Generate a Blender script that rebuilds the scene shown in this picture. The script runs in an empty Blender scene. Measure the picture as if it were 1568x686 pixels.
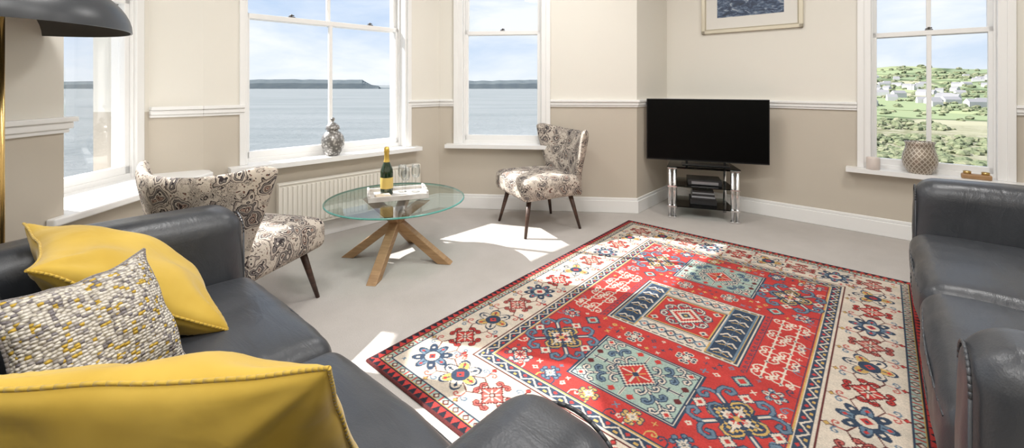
import bpy, bmesh, math, random
import numpy as np
from mathutils import Vector, Matrix, noise
random.seed(4)
sc=bpy.context.scene
COL=sc.collection
sc.view_settings.view_transform='Standard'
sc.view_settings.look='None'
sc.view_settings.exposure=0.25

# ------------------------------------------------------------------ helpers
def link(o,parent=None):
    COL.objects.link(o)
    if parent: o.parent=parent
    return o
def empty(name,loc=(0,0,0),rz=0.0):
    e=bpy.data.objects.new(name,None); e.empty_display_size=.1
    e.location=loc; e.rotation_euler=(0,0,rz); COL.objects.link(e); return e
def obj(name,bm,mat=None,parent=None,smooth=False,bevel=0,seg=2,sub=0):
    bmesh.ops.recalc_face_normals(bm,faces=bm.faces)
    me=bpy.data.meshes.new(name); bm.to_mesh(me); bm.free()
    if smooth:
        for p in me.polygons: p.use_smooth=True
    o=bpy.data.objects.new(name,me)
    if mat:
        for m in (mat if isinstance(mat,(list,tuple)) else [mat]): me.materials.append(m)
    if bevel:
        b=o.modifiers.new('b','BEVEL'); b.width=bevel; b.segments=seg; b.limit_method='ANGLE'; b.angle_limit=.6
    if sub:
        s=o.modifiers.new('s','SUBSURF'); s.levels=sub; s.render_levels=sub
    link(o,parent); return o
def box(bm,x0,x1,y0,y1,z0,z1,mi=0):
    vs=[bm.verts.new(v) for v in [(x0,y0,z0),(x1,y0,z0),(x1,y1,z0),(x0,y1,z0),(x0,y0,z1),(x1,y0,z1),(x1,y1,z1),(x0,y1,z1)]]
    for f in [(0,3,2,1),(4,5,6,7),(0,1,5,4),(1,2,6,5),(2,3,7,6),(3,0,4,7)]:
        fc=bm.faces.new([vs[i] for i in f]); fc.material_index=mi
def prism(bm,pts,z0,z1,mi=0):
    a=[bm.verts.new((p[0],p[1],z0)) for p in pts]; b=[bm.verts.new((p[0],p[1],z1)) for p in pts]
    n=len(pts)
    bm.faces.new(a).material_index=mi; bm.faces.new(b).material_index=mi
    for i in range(n): bm.faces.new([a[i],a[(i+1)%n],b[(i+1)%n],b[i]]).material_index=mi
def tube(bm,p0,p1,r0,r1,n=12,mi=0):
    p0=Vector(p0);p1=Vector(p1);d=(p1-p0).normalized()
    x=d.orthogonal().normalized(); y=d.cross(x)
    A=[];B=[]
    for i in range(n):
        a=2*math.pi*i/n; v=x*math.cos(a)+y*math.sin(a)
        A.append(bm.verts.new(p0+v*r0)); B.append(bm.verts.new(p1+v*r1))
    bm.faces.new(A).material_index=mi; bm.faces.new(B).material_index=mi
    for i in range(n):
        f=bm.faces.new([A[i],A[(i+1)%n],B[(i+1)%n],B[i]]); f.material_index=mi; f.smooth=True
def lathe(bm,prof,n=40,c=(0,0,0),mi=0):
    rings=[]
    for r,z in prof:
        if r<1e-5: rings.append([bm.verts.new((c[0],c[1],c[2]+z))])
        else: rings.append([bm.verts.new((c[0]+r*math.cos(2*math.pi*i/n),c[1]+r*math.sin(2*math.pi*i/n),c[2]+z)) for i in range(n)])
    for a,b in zip(rings,rings[1:]):
        for i in range(n):
            j=(i+1)%n
            if len(a)==1 and len(b)==1: continue
            if len(a)==1: f=bm.faces.new([a[0],b[j],b[i]])
            elif len(b)==1: f=bm.faces.new([a[i],a[j],b[0]])
            else: f=bm.faces.new([a[i],a[j],b[j],b[i]])
            f.material_index=mi; f.smooth=True
def rbox(bm,dims,r,c=(0,0,0),m=10,bulge=0.0,wr=0.0,wscale=6,seed=0,fn=None,puff=0.0):
    h=[d/2 for d in dims]
    r=min(r,min(h)*.999)
    def axis(hh):
        a=list(np.linspace(-hh,-(hh-r),6)); b=list(np.linspace(-(hh-r),hh-r,m+1))[1:-1]
        return a+b+[-x for x in reversed(a)]
    ax=[axis(x) for x in h]
    allv={}
    def V(x,y,z):
        k=(round(x,6),round(y,6),round(z,6))
        if k in allv: return allv[k]
        p=Vector((x,y,z)); core=Vector([max(-(h[i]-r),min(h[i]-r,p[i])) for i in range(3)])
        d=p-core
        q=core+d.normalized()*r if d.length>1e-9 else p
        nx,ny,nz=q.x/h[0],q.y/h[1],q.z/h[2]
        if bulge and q.z>0: q.z+=bulge*(1-nx**4)*(1-ny**4)
        if puff:
            q.y+=math.copysign(puff*(1-nx*nx)*(1-nz*nz),ny)*abs(ny)
            q.x+=math.copysign(puff*(1-ny*ny)*(1-nz*nz),nx)*abs(nx)
        if wr:
            dd=(q-Vector((0,0,0))).normalized()
            n1=noise.noise(Vector((q.x*wscale+seed,q.y*wscale*.6,q.z*wscale)))
            n2=1-abs(noise.noise(Vector((q.x*wscale*2.2+seed*3,q.y*wscale*1.2+5,q.z*wscale*2))))*2
            q=q+dd*wr*(n1+.5*n2)
        if fn: q=fn(q)
        v=bm.verts.new(q+Vector(c)); allv[k]=v; return v
    for fix in range(3):
        o=[i for i in range(3) if i!=fix]
        for sgn in (-1,1):
            A=ax[o[0]];B=ax[o[1]]
            for i in range(len(A)-1):
                for j in range(len(B)-1):
                    vs=[]
                    for (a,b) in ((A[i],B[j]),(A[i+1],B[j]),(A[i+1],B[j+1]),(A[i],B[j+1])):
                        p=[0,0,0]; p[fix]=sgn*h[fix]; p[o[0]]=a; p[o[1]]=b
                        vs.append(V(*p))
                    f=bm.faces.new(vs); f.smooth=True

# ------------------------------------------------------------------ materials
def mat(name,col=(.8,.8,.8),rough=.5,metal=0,spec=.5,**kw):
    m=bpy.data.materials.new(name); m.use_nodes=True
    b=m.node_tree.nodes['Principled BSDF']
    b.inputs['Base Color'].default_value=(*col,1); b.inputs['Roughness'].default_value=rough
    b.inputs['Metallic'].default_value=metal; b.inputs['Specular IOR Level'].default_value=spec
    for k,v in kw.items(): b.inputs[k].default_value=v
    return m
class NT:
    def __init__(s,m): s.t=m.node_tree; s.n=s.t.nodes; s.l=s.t.links; s.b=s.n.get('Principled BSDF')
    def link(s,a,b): s.l.new(a,b)
    def coord(s,scale=(1,1,1),kind='Object'):
        tc=s.n.new('ShaderNodeTexCoord'); mp=s.n.new('ShaderNodeMapping'); mp.inputs['Scale'].default_value=scale
        s.link(tc.outputs[kind],mp.inputs[0]); return mp.outputs[0]
    def noise(s,vec,scale,detail=4,rough=.5,dist=0):
        n=s.n.new('ShaderNodeTexNoise'); n.inputs['Scale'].default_value=scale; n.inputs['Detail'].default_value=detail
        n.inputs['Roughness'].default_value=rough; n.inputs['Distortion'].default_value=dist
        s.link(vec,n.inputs['Vector']); return n
    def vor(s,vec,scale,feature='F1',rnd=1.0):
        v=s.n.new('ShaderNodeTexVoronoi'); v.feature=feature; v.inputs['Scale'].default_value=scale; v.inputs['Randomness'].default_value=rnd
        s.link(vec,v.inputs['Vector']); return v
    def ramp(s,fac,stops,interp='LINEAR'):
        r=s.n.new('ShaderNodeValToRGB'); r.color_ramp.interpolation=interp
        e=r.color_ramp.elements
        while len(e)>1: e.remove(e[-1])
        e[0].position=stops[0][0]; e[0].color=(*stops[0][1],1)
        for p,c in stops[1:]:
            x=e.new(p); x.color=(*c,1)
        s.link(fac,r.inputs[0]); return r.outputs[0]
    def math(s,op,a,b=None):
        n=s.n.new('ShaderNodeMath'); n.operation=op
        for i,v in enumerate((a,b)):
            if v is None: continue
            if isinstance(v,(int,float)): n.inputs[i].default_value=v
            else: s.link(v,n.inputs[i])
        return n.outputs[0]
    def mix(s,f,a,b,mode='MIX'):
        n=s.n.new('ShaderNodeMix'); n.data_type='RGBA'; n.blend_type=mode
        for i,v in ((0,f),(6,a),(7,b)):
            if isinstance(v,(int,float)): n.inputs[i].default_value=v
            elif isinstance(v,tuple): n.inputs[i].default_value=(*v,1)
            else: s.link(v,n.inputs[i])
        return n.outputs[2]
    def bump(s,h,strength=.3,dist=.01):
        n=s.n.new('ShaderNodeBump'); n.inputs['Strength'].default_value=strength; n.inputs['Distance'].default_value=dist
        s.link(h,n.inputs['Height']); s.link(n.outputs[0],s.b.inputs['Normal'])
    def base(s,c): s.link(c,s.b.inputs['Base Color'])

DADO=1.03
def m_wall():
    m=mat('wall_paint_two_tone',rough=.85,spec=.2); t=NT(m)
    g=t.n.new('ShaderNodeNewGeometry'); sp=t.n.new('ShaderNodeSeparateXYZ'); t.link(g.outputs['Position'],sp.inputs[0])
    f=t.math('GREATER_THAN',sp.outputs[2],DADO)
    t.base(t.mix(f,(.575,.52,.44),(.80,.77,.70)))
    n=t.noise(t.coord(),60,3); t.bump(n.outputs[0],.05,.005); return m
M_WALL=m_wall()
M_TRIM=mat('white_gloss_paint',(.87,.865,.85),.3)
M_CEIL=mat('ceiling_white',(.85,.84,.82),.9)
def m_carpet():
    m=mat('carpet_beige',rough=.95,spec=.1); t=NT(m); c=t.coord()
    n=t.noise(c,3,5,.6); n2=t.noise(c,260,2)
    a=t.ramp(n.outputs[0],[(.3,(.47,.44,.41)),(.7,(.55,.515,.485))])
    t.base(t.mix(.25,a,t.ramp(n2.outputs[0],[(.3,(.33,.30,.28)),(.7,(.66,.62,.59))]),'MIX'))
    t.bump(n2.outputs[0],.5,.006); return m
M_CARPET=m_carpet()
def m_leather():
    m=mat('leather_charcoal',rough=.36,spec=.55); t=NT(m); c=t.coord()
    n=t.noise(c,4,4,.6); t.base(t.ramp(n.outputs[0],[(.3,(.030,.033,.039)),(.7,(.047,.051,.059))]))
    v=t.vor(c,230)
    w=t.noise(t.coord((3,10,5)),1.6,5,.55,.8)
    h=t.math('ADD',t.math('MULTIPLY',v.outputs[0],.05),t.math('MULTIPLY',w.outputs[0],1.0))
    t.bump(h,.28,.014)
    t.link(t.ramp(n.outputs[0],[(.3,(.30,)*3),(.7,(.42,)*3)]),t.b.inputs['Roughness'])
    return m
M_LEATHER=m_leather()
def m_paisley():
    m=mat('paisley_fabric',rough=.85,spec=.2); t=NT(m); c=t.coord()
    n=t.noise(c,9,3,.5)
    vm=t.n.new('ShaderNodeVectorMath'); vm.operation='MULTIPLY_ADD'
    t.link(n.outputs['Color'],vm.inputs[0]); vm.inputs[1].default_value=(.15,.15,.15); t.link(c,vm.inputs[2])
    wv=vm.outputs[0]
    v=t.vor(wv,11)
    cream=(.55,.49,.42); dark=(.040,.032,.034); rust=(.20,.095,.07); grey=(.19,.17,.16); pink=(.36,.25,.20); mid=(.29,.245,.215)
    rings=t.ramp(v.outputs[0],[(0,rust),(.07,cream),(.10,dark),(.15,pink),(.19,dark),(.22,cream),(.27,dark),(.31,grey),(.37,dark),(.40,cream),(.45,mid),(.50,dark),(.53,cream)],'CONSTANT')
    n2=t.noise(wv,26,2,.4,1.8)
    ctr=t.math('PINGPONG',t.math('MULTIPLY',n2.outputs[0],10.0),.5)
    lines=t.ramp(ctr,[(0,dark),(.14,cream),(.36,mid),(.44,cream)],'CONSTANT')
    v2=t.vor(wv,55)
    dots=t.ramp(v2.outputs[0],[(0,rust),(.18,dark),(.27,cream)],'CONSTANT')
    n3=t.noise(c,13,2); f=t.ramp(n3.outputs[0],[(.46,(0,)*3),(.48,(1,)*3)])
    a=t.mix(f,lines,dots)
    f2=t.ramp(v.outputs[0],[(.53,(0,)*3),(.54,(1,)*3)])
    b_=t.mix(f2,rings,a)
    v3=t.vor(c,120); sm=t.ramp(v3.outputs[0],[(0,(.58,.52,.50)),(.22,(1,1,1))],'CONSTANT')
    t.base(t.mix(1.0,b_,sm,'MULTIPLY'))
    n4=t.noise(c,300,1); t.bump(n4.outputs[0],.2,.003)
    return m
M_PAIS=m_paisley()
def m_yellow():
    m=mat('velvet_mustard',rough=.7,spec=.2,**{'Sheen Weight':.3,'Sheen Roughness':.4}); t=NT(m); c=t.coord()
    n=t.noise(c,4,3,.5,.3); t.base(t.ramp(n.outputs[0],[(.3,(.48,.31,.04)),(.7,(.62,.43,.08))]))
    n2=t.noise(t.coord((1,1,1)),6,3,.5,.4); t.bump(n2.outputs[0],.4,.02); return m
M_YEL=m_yellow()
def m_knit():
    m=mat('bobble_knit',rough=.9,spec=.1); t=NT(m); c=t.coord((1,1.4,1))
    v=t.vor(c,105,rnd=.5)
    sp=t.n.new('ShaderNodeSeparateColor'); t.link(v.outputs['Color'],sp.inputs[0])
    cc=t.ramp(sp.outputs[0],[(0,(.66,.62,.56)),(.46,(.24,.22,.23)),(.60,(.60,.41,.08)),(.70,(.42,.39,.37)),(.82,(.72,.68,.60))],'CONSTANT')
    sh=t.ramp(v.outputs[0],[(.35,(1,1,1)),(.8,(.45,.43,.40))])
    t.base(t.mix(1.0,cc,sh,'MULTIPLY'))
    t.bump(t.math('SUBTRACT',1,v.outputs[0]),.8,.010); return m
M_KNIT=m_knit()
M_GREYV=mat('velvet_grey',(.20,.18,.17),.8,**{'Sheen Weight':.4})
def m_wood(name,c1,c2,sc=(2,2,20)):
    m=mat(name,rough=.45); t=NT(m); n=t.noise(t.coord(sc),4,5,.6,1.0)
    t.base(t.ramp(n.outputs[0],[(.3,c1),(.7,c2)])); t.bump(n.outputs[0],.1,.003); return m
M_OAK=m_wood('oak',(.30,.17,.08),(.47,.29,.15))
M_WALNUT=m_wood('dark_walnut',(.035,.018,.012),(.09,.045,.03))
M_BLACK=mat('black_plastic',(.008,.008,.009),.35)
M_SCREEN=mat('tv_screen',(.002,.002,.002),.35,spec=.10)
M_CHROME=mat('chrome',(.85,.85,.86),.25,1)
M_BRASS=mat('brass',(.62,.42,.16),.25,1)
M_SHADE=mat('lamp_shade_black',(.03,.033,.038),.35)
def m_glass(name,tint=(1,1,1),gl=.08):
    m=bpy.data.materials.new(name); m.use_nodes=True; nt=m.node_tree; nt.nodes.clear()
    o=nt.nodes.new('ShaderNodeOutputMaterial'); mx=nt.nodes.new('ShaderNodeMixShader')
    a=nt.nodes.new('ShaderNodeBsdfTransparent'); a.inputs[0].default_value=(*tint,1)
    b=nt.nodes.new('ShaderNodeBsdfGlossy'); b.inputs['Roughness'].default_value=.02
    fr=nt.nodes.new('ShaderNodeFresnel'); fr.inputs[0].default_value=1.45
    ml=nt.nodes.new('ShaderNodeMath'); ml.operation='MULTIPLY'; ml.inputs[1].default_value=gl*10
    nt.links.new(fr.outputs[0],ml.inputs[0]); nt.links.new(ml.outputs[0],mx.inputs[0])
    nt.links.new(a.outputs[0],mx.inputs[1]); nt.links.new(b.outputs[0],mx.inputs[2]); nt.links.new(mx.outputs[0],o.inputs[0]); return m
M_PANE=m_glass('window_glass',(1,1,1),.015)
M_GLASS=m_glass('table_glass',(.90,.97,.95),.10)
M_CLEAR=m_glass('clear_glass',(.95,.96,.96),.05)
M_SMOKE=m_glass('shelf_glass',(.80,.85,.85),.10)
M_GEDGE=mat('glass_green_edge',(.12,.48,.42),.1,spec=.8,**{'Transmission Weight':.4})

# ------------------------------------------------------------------ camera
F=655/1568*36
cam=bpy.data.cameras.new('camera'); cam.sensor_width=36; cam.sensor_fit='HORIZONTAL'; cam.lens=F; cam.shift_y=-213/1568
cam.clip_end=100000; cam.clip_start=.02
co=bpy.data.objects.new('camera',cam); COL.objects.link(co); co.location=(0,0,1.2); co.rotation_euler=(math.pi/2,0,0); sc.camera=co

# ------------------------------------------------------------------ room shell
A=Vector((.755,-.656)).normalized(); N=Vector((.656,.755)).normalized()
CH=2.9; T=.32
P=[(-1.90,.12),(-1.97,1.88),(-2.30,1.90),(-2.31,2.72),(-2.07,2.87),(-.718,4.20),(1.17,4.01),(1.645,4.545),(3.95,2.54),(.24,-1.73)]
P=[Vector(p) for p in P]; NP=len(P)
def sdir(i): return (P[(i+1)%NP]-P[i]).normalized()
def outn(i): d=sdir(i); return Vector((-d.y,d.x))
def mitre(i,t):
    a=outn((i-1)%NP); b=outn(i); return P[i]+(a+b)*(t/(1+a.dot(b)))
def plan(i,d0,d1,t0,t1):
    L=(P[(i+1)%NP]-P[i]).length; d=sdir(i); n=outn(i)
    def pt(dist,t):
        if dist<=1e-6: return mitre(i,t)
        if dist>=L-1e-6: return mitre((i+1)%NP,t)
        return P[i]+d*dist+n*t
    d1=min(d1,L)
    return [pt(d0,t0),pt(d1,t0),pt(d1,t1),pt(d0,t1)]
def seglen(i): return (P[(i+1)%NP]-P[i]).length
ZT=2.68
WIN={2:dict(d=(.04,.79),z=(.63,ZT),zm=1.71,sb=.03,bl=[],bu=[],fw=.055,st=.042,arch=0),
     4:dict(d=(.238,1.545),z=(.63,ZT),zm=1.71,sb=.10,bl=[.5],bu=[.5],fw=.022,st=.036,arch=0),
     5:dict(d=(.183,1.06),z=(.63,ZT),zm=1.71,sb=.05,bl=[],bu=[],fw=.055,st=.042,arch=1),
     7:dict(d=(1.606,2.397),z=(.53,ZT),zm=1.60,sb=.05,bl=[.5],bu=[.5],fw=.055,st=.036,arch=1)}
names={0:'wall_left',1:'wall_left_return',2:'wall_left_bay',3:'wall_left_splay',4:'wall_bay_left',5:'wall_bay_front',6:'wall_bay_return',7:'wall_right_front',8:'wall_right',9:'wall_back'}
for i in range(NP):
    bm=bmesh.new(); L=seglen(i)
    if i in WIN:
        (d0,d1),(z0,z1)=WIN[i]['d'],WIN[i]['z']
        prism(bm,plan(i,0,d0,0,T),0,CH); prism(bm,plan(i,d1,L,0,T),0,CH)
        prism(bm,plan(i,d0,d1,0,T),0,z0-.004); prism(bm,plan(i,d0,d1,0,T),z1,CH)
    else: prism(bm,plan(i,0,L,0,T),0,CH)
    obj(names[i],bm,M_WALL)
bm=bmesh.new(); prism(bm,[mitre(i,.2) for i in range(NP)],-.1,0); obj('floor',bm,M_CARPET)
bm=bmesh.new(); prism(bm,[mitre(i,T) for i in range(NP)],CH,CH+.15); obj('ceiling',bm,M_CEIL)
bm=bmesh.new(); prism(bm,[P[1],P[2],P[3],P[4]],0.0,.60); obj('wall_left_under_sill',bm,M_WALL)
def strip(name,i,d0,d1,prof,m=M_TRIM):
    bm=bmesh.new()
    for z0,z1,t in prof: prism(bm,plan(i,d0,d1,.0,-t),z0,z1)
    return obj(name,bm,m,bevel=.004)
SK=[(0,.115,.02),(.115,.14,.013)]
DP=[(DADO-.04,DADO-.022,.014),(DADO-.022,DADO+.008,.024),(DADO+.008,DADO+.03,.036)]
for i in (0,4,5,6,7,8,9): strip('baseboard_'+names[i][5:],i,0,99,SK)
d=(P[4]-P[1]).normalized(); nn=Vector((d.y,-d.x))
bm=bmesh.new(); prism(bm,[P[1],P[4],P[4]+nn*.02,P[1]+nn*.02],0,.14); obj('baseboard_left_bay',bm,M_TRIM,bevel=.003)
k=0
for i in (0,1,3,4,5,6,7,8,9):
    L=seglen(i)
    rng=[(0,L)] if i not in WIN else [(0,WIN[i]['d'][0]-.03*WIN[i]['arch']),(WIN[i]['d'][1]+.03*WIN[i]['arch'],L)]
    for a,b in rng:
        k+=1; strip('trim_%d'%k,i,a,b,DP)
def window(num,i):
    W=WIN[i]; (d0,d1),(z0,z1)=W['d'],W['z']; zm=W['zm']; sb=W['sb']; fw=W['fw']; dd=sdir(i); w=d1-d0; o=P[i]+dd*d0
    E=empty('window_%d'%num,(o.x,o.y,0),math.atan2(dd.y,dd.x))
    bm=bmesh.new()
    ov=-.018 if W['arch'] else 0.0
    for (x0,x1) in ((0,fw),(w-fw,w)): box(bm,x0,x1,ov,sb+.13,z0,z1)
    box(bm,0,w,ov,sb+.13,z1-.055,z1); box(bm,0,w,sb,sb+.14,z0-.004,z0+.03)
    for (x0,x1) in ((fw,fw+.012),(w-fw-.012,w-fw)): box(bm,x0,x1,sb-.012,sb+.008,z0,z1-fw)
    if W['arch']:
        for (x0,x1) in ((-.03,.012),(w-.012,w+.03)): box(bm,x0,x1,-.03,0,z0,z1+.03)
        box(bm,-.03,w+.03,-.03,0,z1-.012,z1+.03)
    elif i==4:
        box(bm,w-.004,w+.035,-.022,0,z0,z1+.03); box(bm,-.03,.004,-.012,0,z0,z1+.03)
    obj('frame',bm,M_TRIM,E,bevel=.003)
    def sash(nm,y,za,zb,bot,top,bars,st=.042):
        bm=bmesh.new(); x0=fw;x1=w-fw
        box(bm,x0,x0+st,y,y+.04,za,zb); box(bm,x1-st,x1,y,y+.04,za,zb)
        box(bm,x0,x1,y,y+.04,za,za+bot); box(bm,x0,x1,y,y+.04,zb-top,zb)
        for f in bars:
            xc=x0+(x1-x0)*f; box(bm,xc-.014,xc+.014,y+.004,y+.036,za,zb)
        obj(nm,bm,M_TRIM,E,bevel=.004)
        bm=bmesh.new(); box(bm,x0+.01,x1-.01,y+.018,y+.022,za+.01,zb-.01); obj(nm+'_glass',bm,M_PANE,E)
    sash('lower_sash',sb+.008,z0+.028,zm+.02,.050,.038,W['bl'],W['st'])
    sash('upper_sash',sb+.052,zm-.02,z1-.055,.038,.05,W['bu'],W['st'])
    bm=bmesh.new()
    for f in ([.5] if w<1 else [.27,.77]):
        x=w*f; box(bm,x-.022,x+.022,sb+.015,sb+.05,zm+.02,zm+.027); tube(bm,(x,sb+.03,zm+.03),(x,sb+.03,zm+.045),.006,.008); tube(bm,(x-.02,sb+.03,zm+.033),(x+.018,sb+.03,zm+.038),.003,.005)
    obj('fastener',bm,mat('dark_fitting',(.10,.09,.08),.4,.5),E)
    if i!=2:
        bm=bmesh.new(); box(bm,-.10,w+.10,-.10,0,z0-.035,z0); box(bm,0.001,w-.001,-.002,sb+.02,z0-.003,z0); obj('sill',bm,M_TRIM,E)
    bm=bmesh.new(); box(bm,0,w,sb+.10,T+.06,z0-.06,z0+.006); obj('outer_sill',bm,M_TRIM,E)
    return E
for n_,i_ in ((1,2),(2,4),(3,5),(4,7)): window(n_,i_)
bm=bmesh.new()
prism(bm,[(-1.925,1.80),(-1.955,2.80),(-2.02,2.86),P[4]+Vector((-.005,0)),P[3]+Vector((-.05,0)),P[2]+Vector((-.05,0)),(P[1].x,P[1].y+.002),(-1.965,1.80)],.597,.632)
o=obj('trim_left_window_sill',bm,M_TRIM,bevel=.008,seg=3)

# ------------------------------------------------------------------ rug
def make_rug():
    Wd,Ld=1.85,2.53; cell=.0034
    nx=int(Wd/cell)+1; ny=int(Ld/cell)+1
    xs=np.linspace(-Wd/2,Wd/2,nx); ys=np.linspace(-Ld/2,Ld/2,ny)
    X,Y=np.meshgrid(xs,ys)
    C=np.zeros((ny,nx,3))
    RED=(.47,.056,.050); CR=(.62,.54,.44); NV=(.045,.065,.10); GO=(.53,.35,.12); SG=(.33,.42,.36); MA=(.12,.035,.035); BL=(.14,.20,.26); BK=(.03,.03,.04); PK=(.45,.12,.10)
    def setm(mask,col): C[mask]=col
    def region(cx,cy,R):
        i0=max(0,int((cx-R+Wd/2)/cell)); i1=min(nx,int((cx+R+Wd/2)/cell)+2)
        j0=max(0,int((cy-R+Ld/2)/cell)); j1=min(ny,int((cy+R+Ld/2)/cell)+2)
        return slice(j0,j1),slice(i0,i1)
    def paint(cx,cy,R,fn,col):
        s=region(cx,cy,R); m=fn(X[s]-cx,Y[s]-cy); C[s][m]=col
    def line(pts,w,col):
        for (a,b) in zip(pts,pts[1:]):
            cx,cy=(a[0]+b[0])/2,(a[1]+b[1])/2; R=math.hypot(b[0]-a[0],b[1]-a[1])/2+w
            s=region(cx,cy,R); x=X[s]-a[0]; y=Y[s]-a[1]; dx,dy=b[0]-a[0],b[1]-a[1]; L2=dx*dx+dy*dy+1e-12
            t=np.clip((x*dx+y*dy)/L2,0,1); d=np.hypot(x-t*dx,y-t*dy); C[s][d<w/2]=col
    def curl(x,y,ang,s,col,w=.007,flip=1,edge=None):
        pts=[(0,0),(.5,0),(.85,.25),(1,.6),(.8,.95),(.5,.95),(.42,.65),(.62,.55)]
        ca,sa=math.cos(ang),math.sin(ang)
        L=[(x+s*(ca*a-sa*b*flip),y+s*(sa*a+ca*b*flip)) for a,b in pts]
        if edge is not None: line(L,w+.009,edge)
        line(L,w,col)
    def rect(cx,cy,hx,hy,col): paint(cx,cy,max(hx,hy)+.01,lambda x,y:(abs(x)<hx)&(abs(y)<hy),col)
    def diamond(cx,cy,r,col,st=0,ax=1.0):
        def f(x,y):
            if st: x=np.round(x/st)*st; y=np.round(y/st)*st
            return abs(x)/ax+abs(y)<r
        paint(cx,cy,r*max(1,ax)+.02,f,col)
    def cross(cx,cy,r,w,col,rot=0):
        for k in range(4):
            a=rot+k*math.pi/2; line([(cx,cy),(cx+r*math.cos(a),cy+r*math.sin(a))],w,col)
    def flower(cx,cy,R,c1,c2,c3,c4,npet=8,edge=NV):
        k=npet/2
        def pet(sc): return lambda x,y: np.hypot(x,y)<R*sc*(.55+.45*np.abs(np.cos(k*np.arctan2(y,x))))
        paint(cx,cy,R+.01,pet(1.0),edge); paint(cx,cy,R,pet(.88),c1)
        def alt(x,y): 
            th=np.arctan2(y,x); r=np.hypot(x,y); return (r<R*.84*(.55+.45*np.abs(np.cos(k*th))))&(np.cos(npet/2*th)>0.0)
        paint(cx,cy,R,alt,c2)
        def vein(x,y):
            th=np.arctan2(y,x); r=np.hypot(x,y); return (r<R*.8)&(r>R*.45)&(np.abs(np.sin(k*th))*r<.0045*k/1.3)
        paint(cx,cy,R,vein,edge)
        for q in range(npet):
            a=2*math.pi*q/npet; diamond(cx+R*.68*math.cos(a),cy+R*.68*math.sin(a),R*.10,c3 if q%2 else c4)
        paint(cx,cy,R,lambda x,y:np.hypot(x,y)<R*.42,edge); paint(cx,cy,R,lambda x,y:np.hypot(x,y)<R*.35,c3)
        diamond(cx,cy,R*.22,c4); diamond(cx,cy,R*.09,edge)
    def hookflower(cx,cy,R,c,c2,edge=NV):
        for k in range(4):
            a=k*math.pi/2
            for fl in (1,-1): curl(cx+R*.62*math.cos(a),cy+R*.62*math.sin(a),a,R*.42,c,.006,fl,edge)
        diamond(cx,cy,R*.85,edge,.008); diamond(cx,cy,R*.74,c,.008)
        cross(cx,cy,R*.58,.007,c2); cross(cx,cy,R*.38,.007,c2,math.pi/4); diamond(cx,cy,R*.22,edge); diamond(cx,cy,R*.12,c2)
    def blossom(cx,cy,R,ro=0.0):
        for k in range(4):
            a=k*math.pi/2+math.pi/4
            line([(cx,cy),(cx+R*.95*math.cos(a),cy+R*.95*math.sin(a))],.024,NV)
            for fl in (1,-1):
                curl(cx+R*.60*math.cos(a),cy+R*.60*math.sin(a),a,R*.5,BL,.012,fl,NV)
                curl(cx+R*.35*math.cos(a),cy+R*.35*math.sin(a),a+fl*.9,R*.45,GO if k%2 else BL,.009,fl,NV)
            line([(cx,cy),(cx+R*.85*math.cos(a),cy+R*.85*math.sin(a))],.008,CR)
        diamond(cx,cy,R*.66,NV,.012); diamond(cx,cy,R*.56,GO,.012); diamond(cx,cy,R*.42,NV,.012); diamond(cx,cy,R*.36,CR,.012)
        diamond(cx,cy,R*.26,RED,.010); cross(cx,cy,R*.5,.010,NV,math.pi/4); cross(cx,cy,R*.5,.006,CR); diamond(cx,cy,R*.11,GO)
        for k in range(4):
            a=k*math.pi/2; diamond(cx+R*.88*math.cos(a),cy+R*.88*math.sin(a),R*.22,NV,.006); diamond(cx+R*.88*math.cos(a),cy+R*.88*math.sin(a),R*.17,CR,.006); diamond(cx+R*.88*math.cos(a),cy+R*.88*math.sin(a),R*.08,RED)
    e=np.minimum(Wd/2-abs(X),Ld/2-abs(Y)); side=(Wd/2-abs(X))<(Ld/2-abs(Y)); t=np.where(side,Y,X)
    setm(e>-1,MA)
    ph=(t/.036)%1
    setm((e>.008)&(e<.040),RED)
    setm((e>.008)&(e<.040)&(np.abs(ph-.5)*2>(e-.008)/.032),BK)
    setm((e>=.040)&(e<.046),BK)
    setm((e>=.046)&(e<.078),GO)
    b1=(e>=.049)&(e<.075); ph2=(t/.055)%1
    setm(b1,SG); setm(b1&(np.abs(ph2-.5)+np.abs(e-.062)/.055<.30),MA); setm(b1&(np.abs(ph2-.5)+np.abs(e-.062)/.055<.16),CR); setm(b1&((ph2<.06)|(ph2>.94)),RED)
    setm((e>=.078)&(e<.084),NV)
    setm((e>=.084)&(e<.325),CR)
    setm((e>=.325)&(e<.331),MA)
    setm((e>=.331)&(e<.341),CR)
    setm((e>=.341)&(e<.385),NV)
    ph3=(t/.075)%1; zz=np.abs(ph3-.5)*2
    gb=(e>=.343)&(e<.383)
    setm(gb&(np.abs((e-.363)/.020-(zz*2-1)*.75)<.22),CR)
    setm(gb&(np.abs(ph3-.5)+np.abs(e-.372)/.06<.14),RED); setm(gb&((np.abs(ph3-0)<.10)|(ph3>.9))&(np.abs(e-.353)<.006),GO)
    setm((e>=.385)&(e<.390),CR); setm((e>=.390)&(e<.395),GO)
    setm(e>=.395,RED)
    rp=.723; rq=1.062
    pos=[]
    ns=12
    for k in range(ns): 
        q=-rq+2*rq*k/(ns-1)
        for s in (-1,1): pos.append((s*rp,q,k,0))
    for k in range(1,8):
        p=-rp+2*rp*k/8
        for s in (-1,1): pos.append((p,s*rq,k,1))
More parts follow.
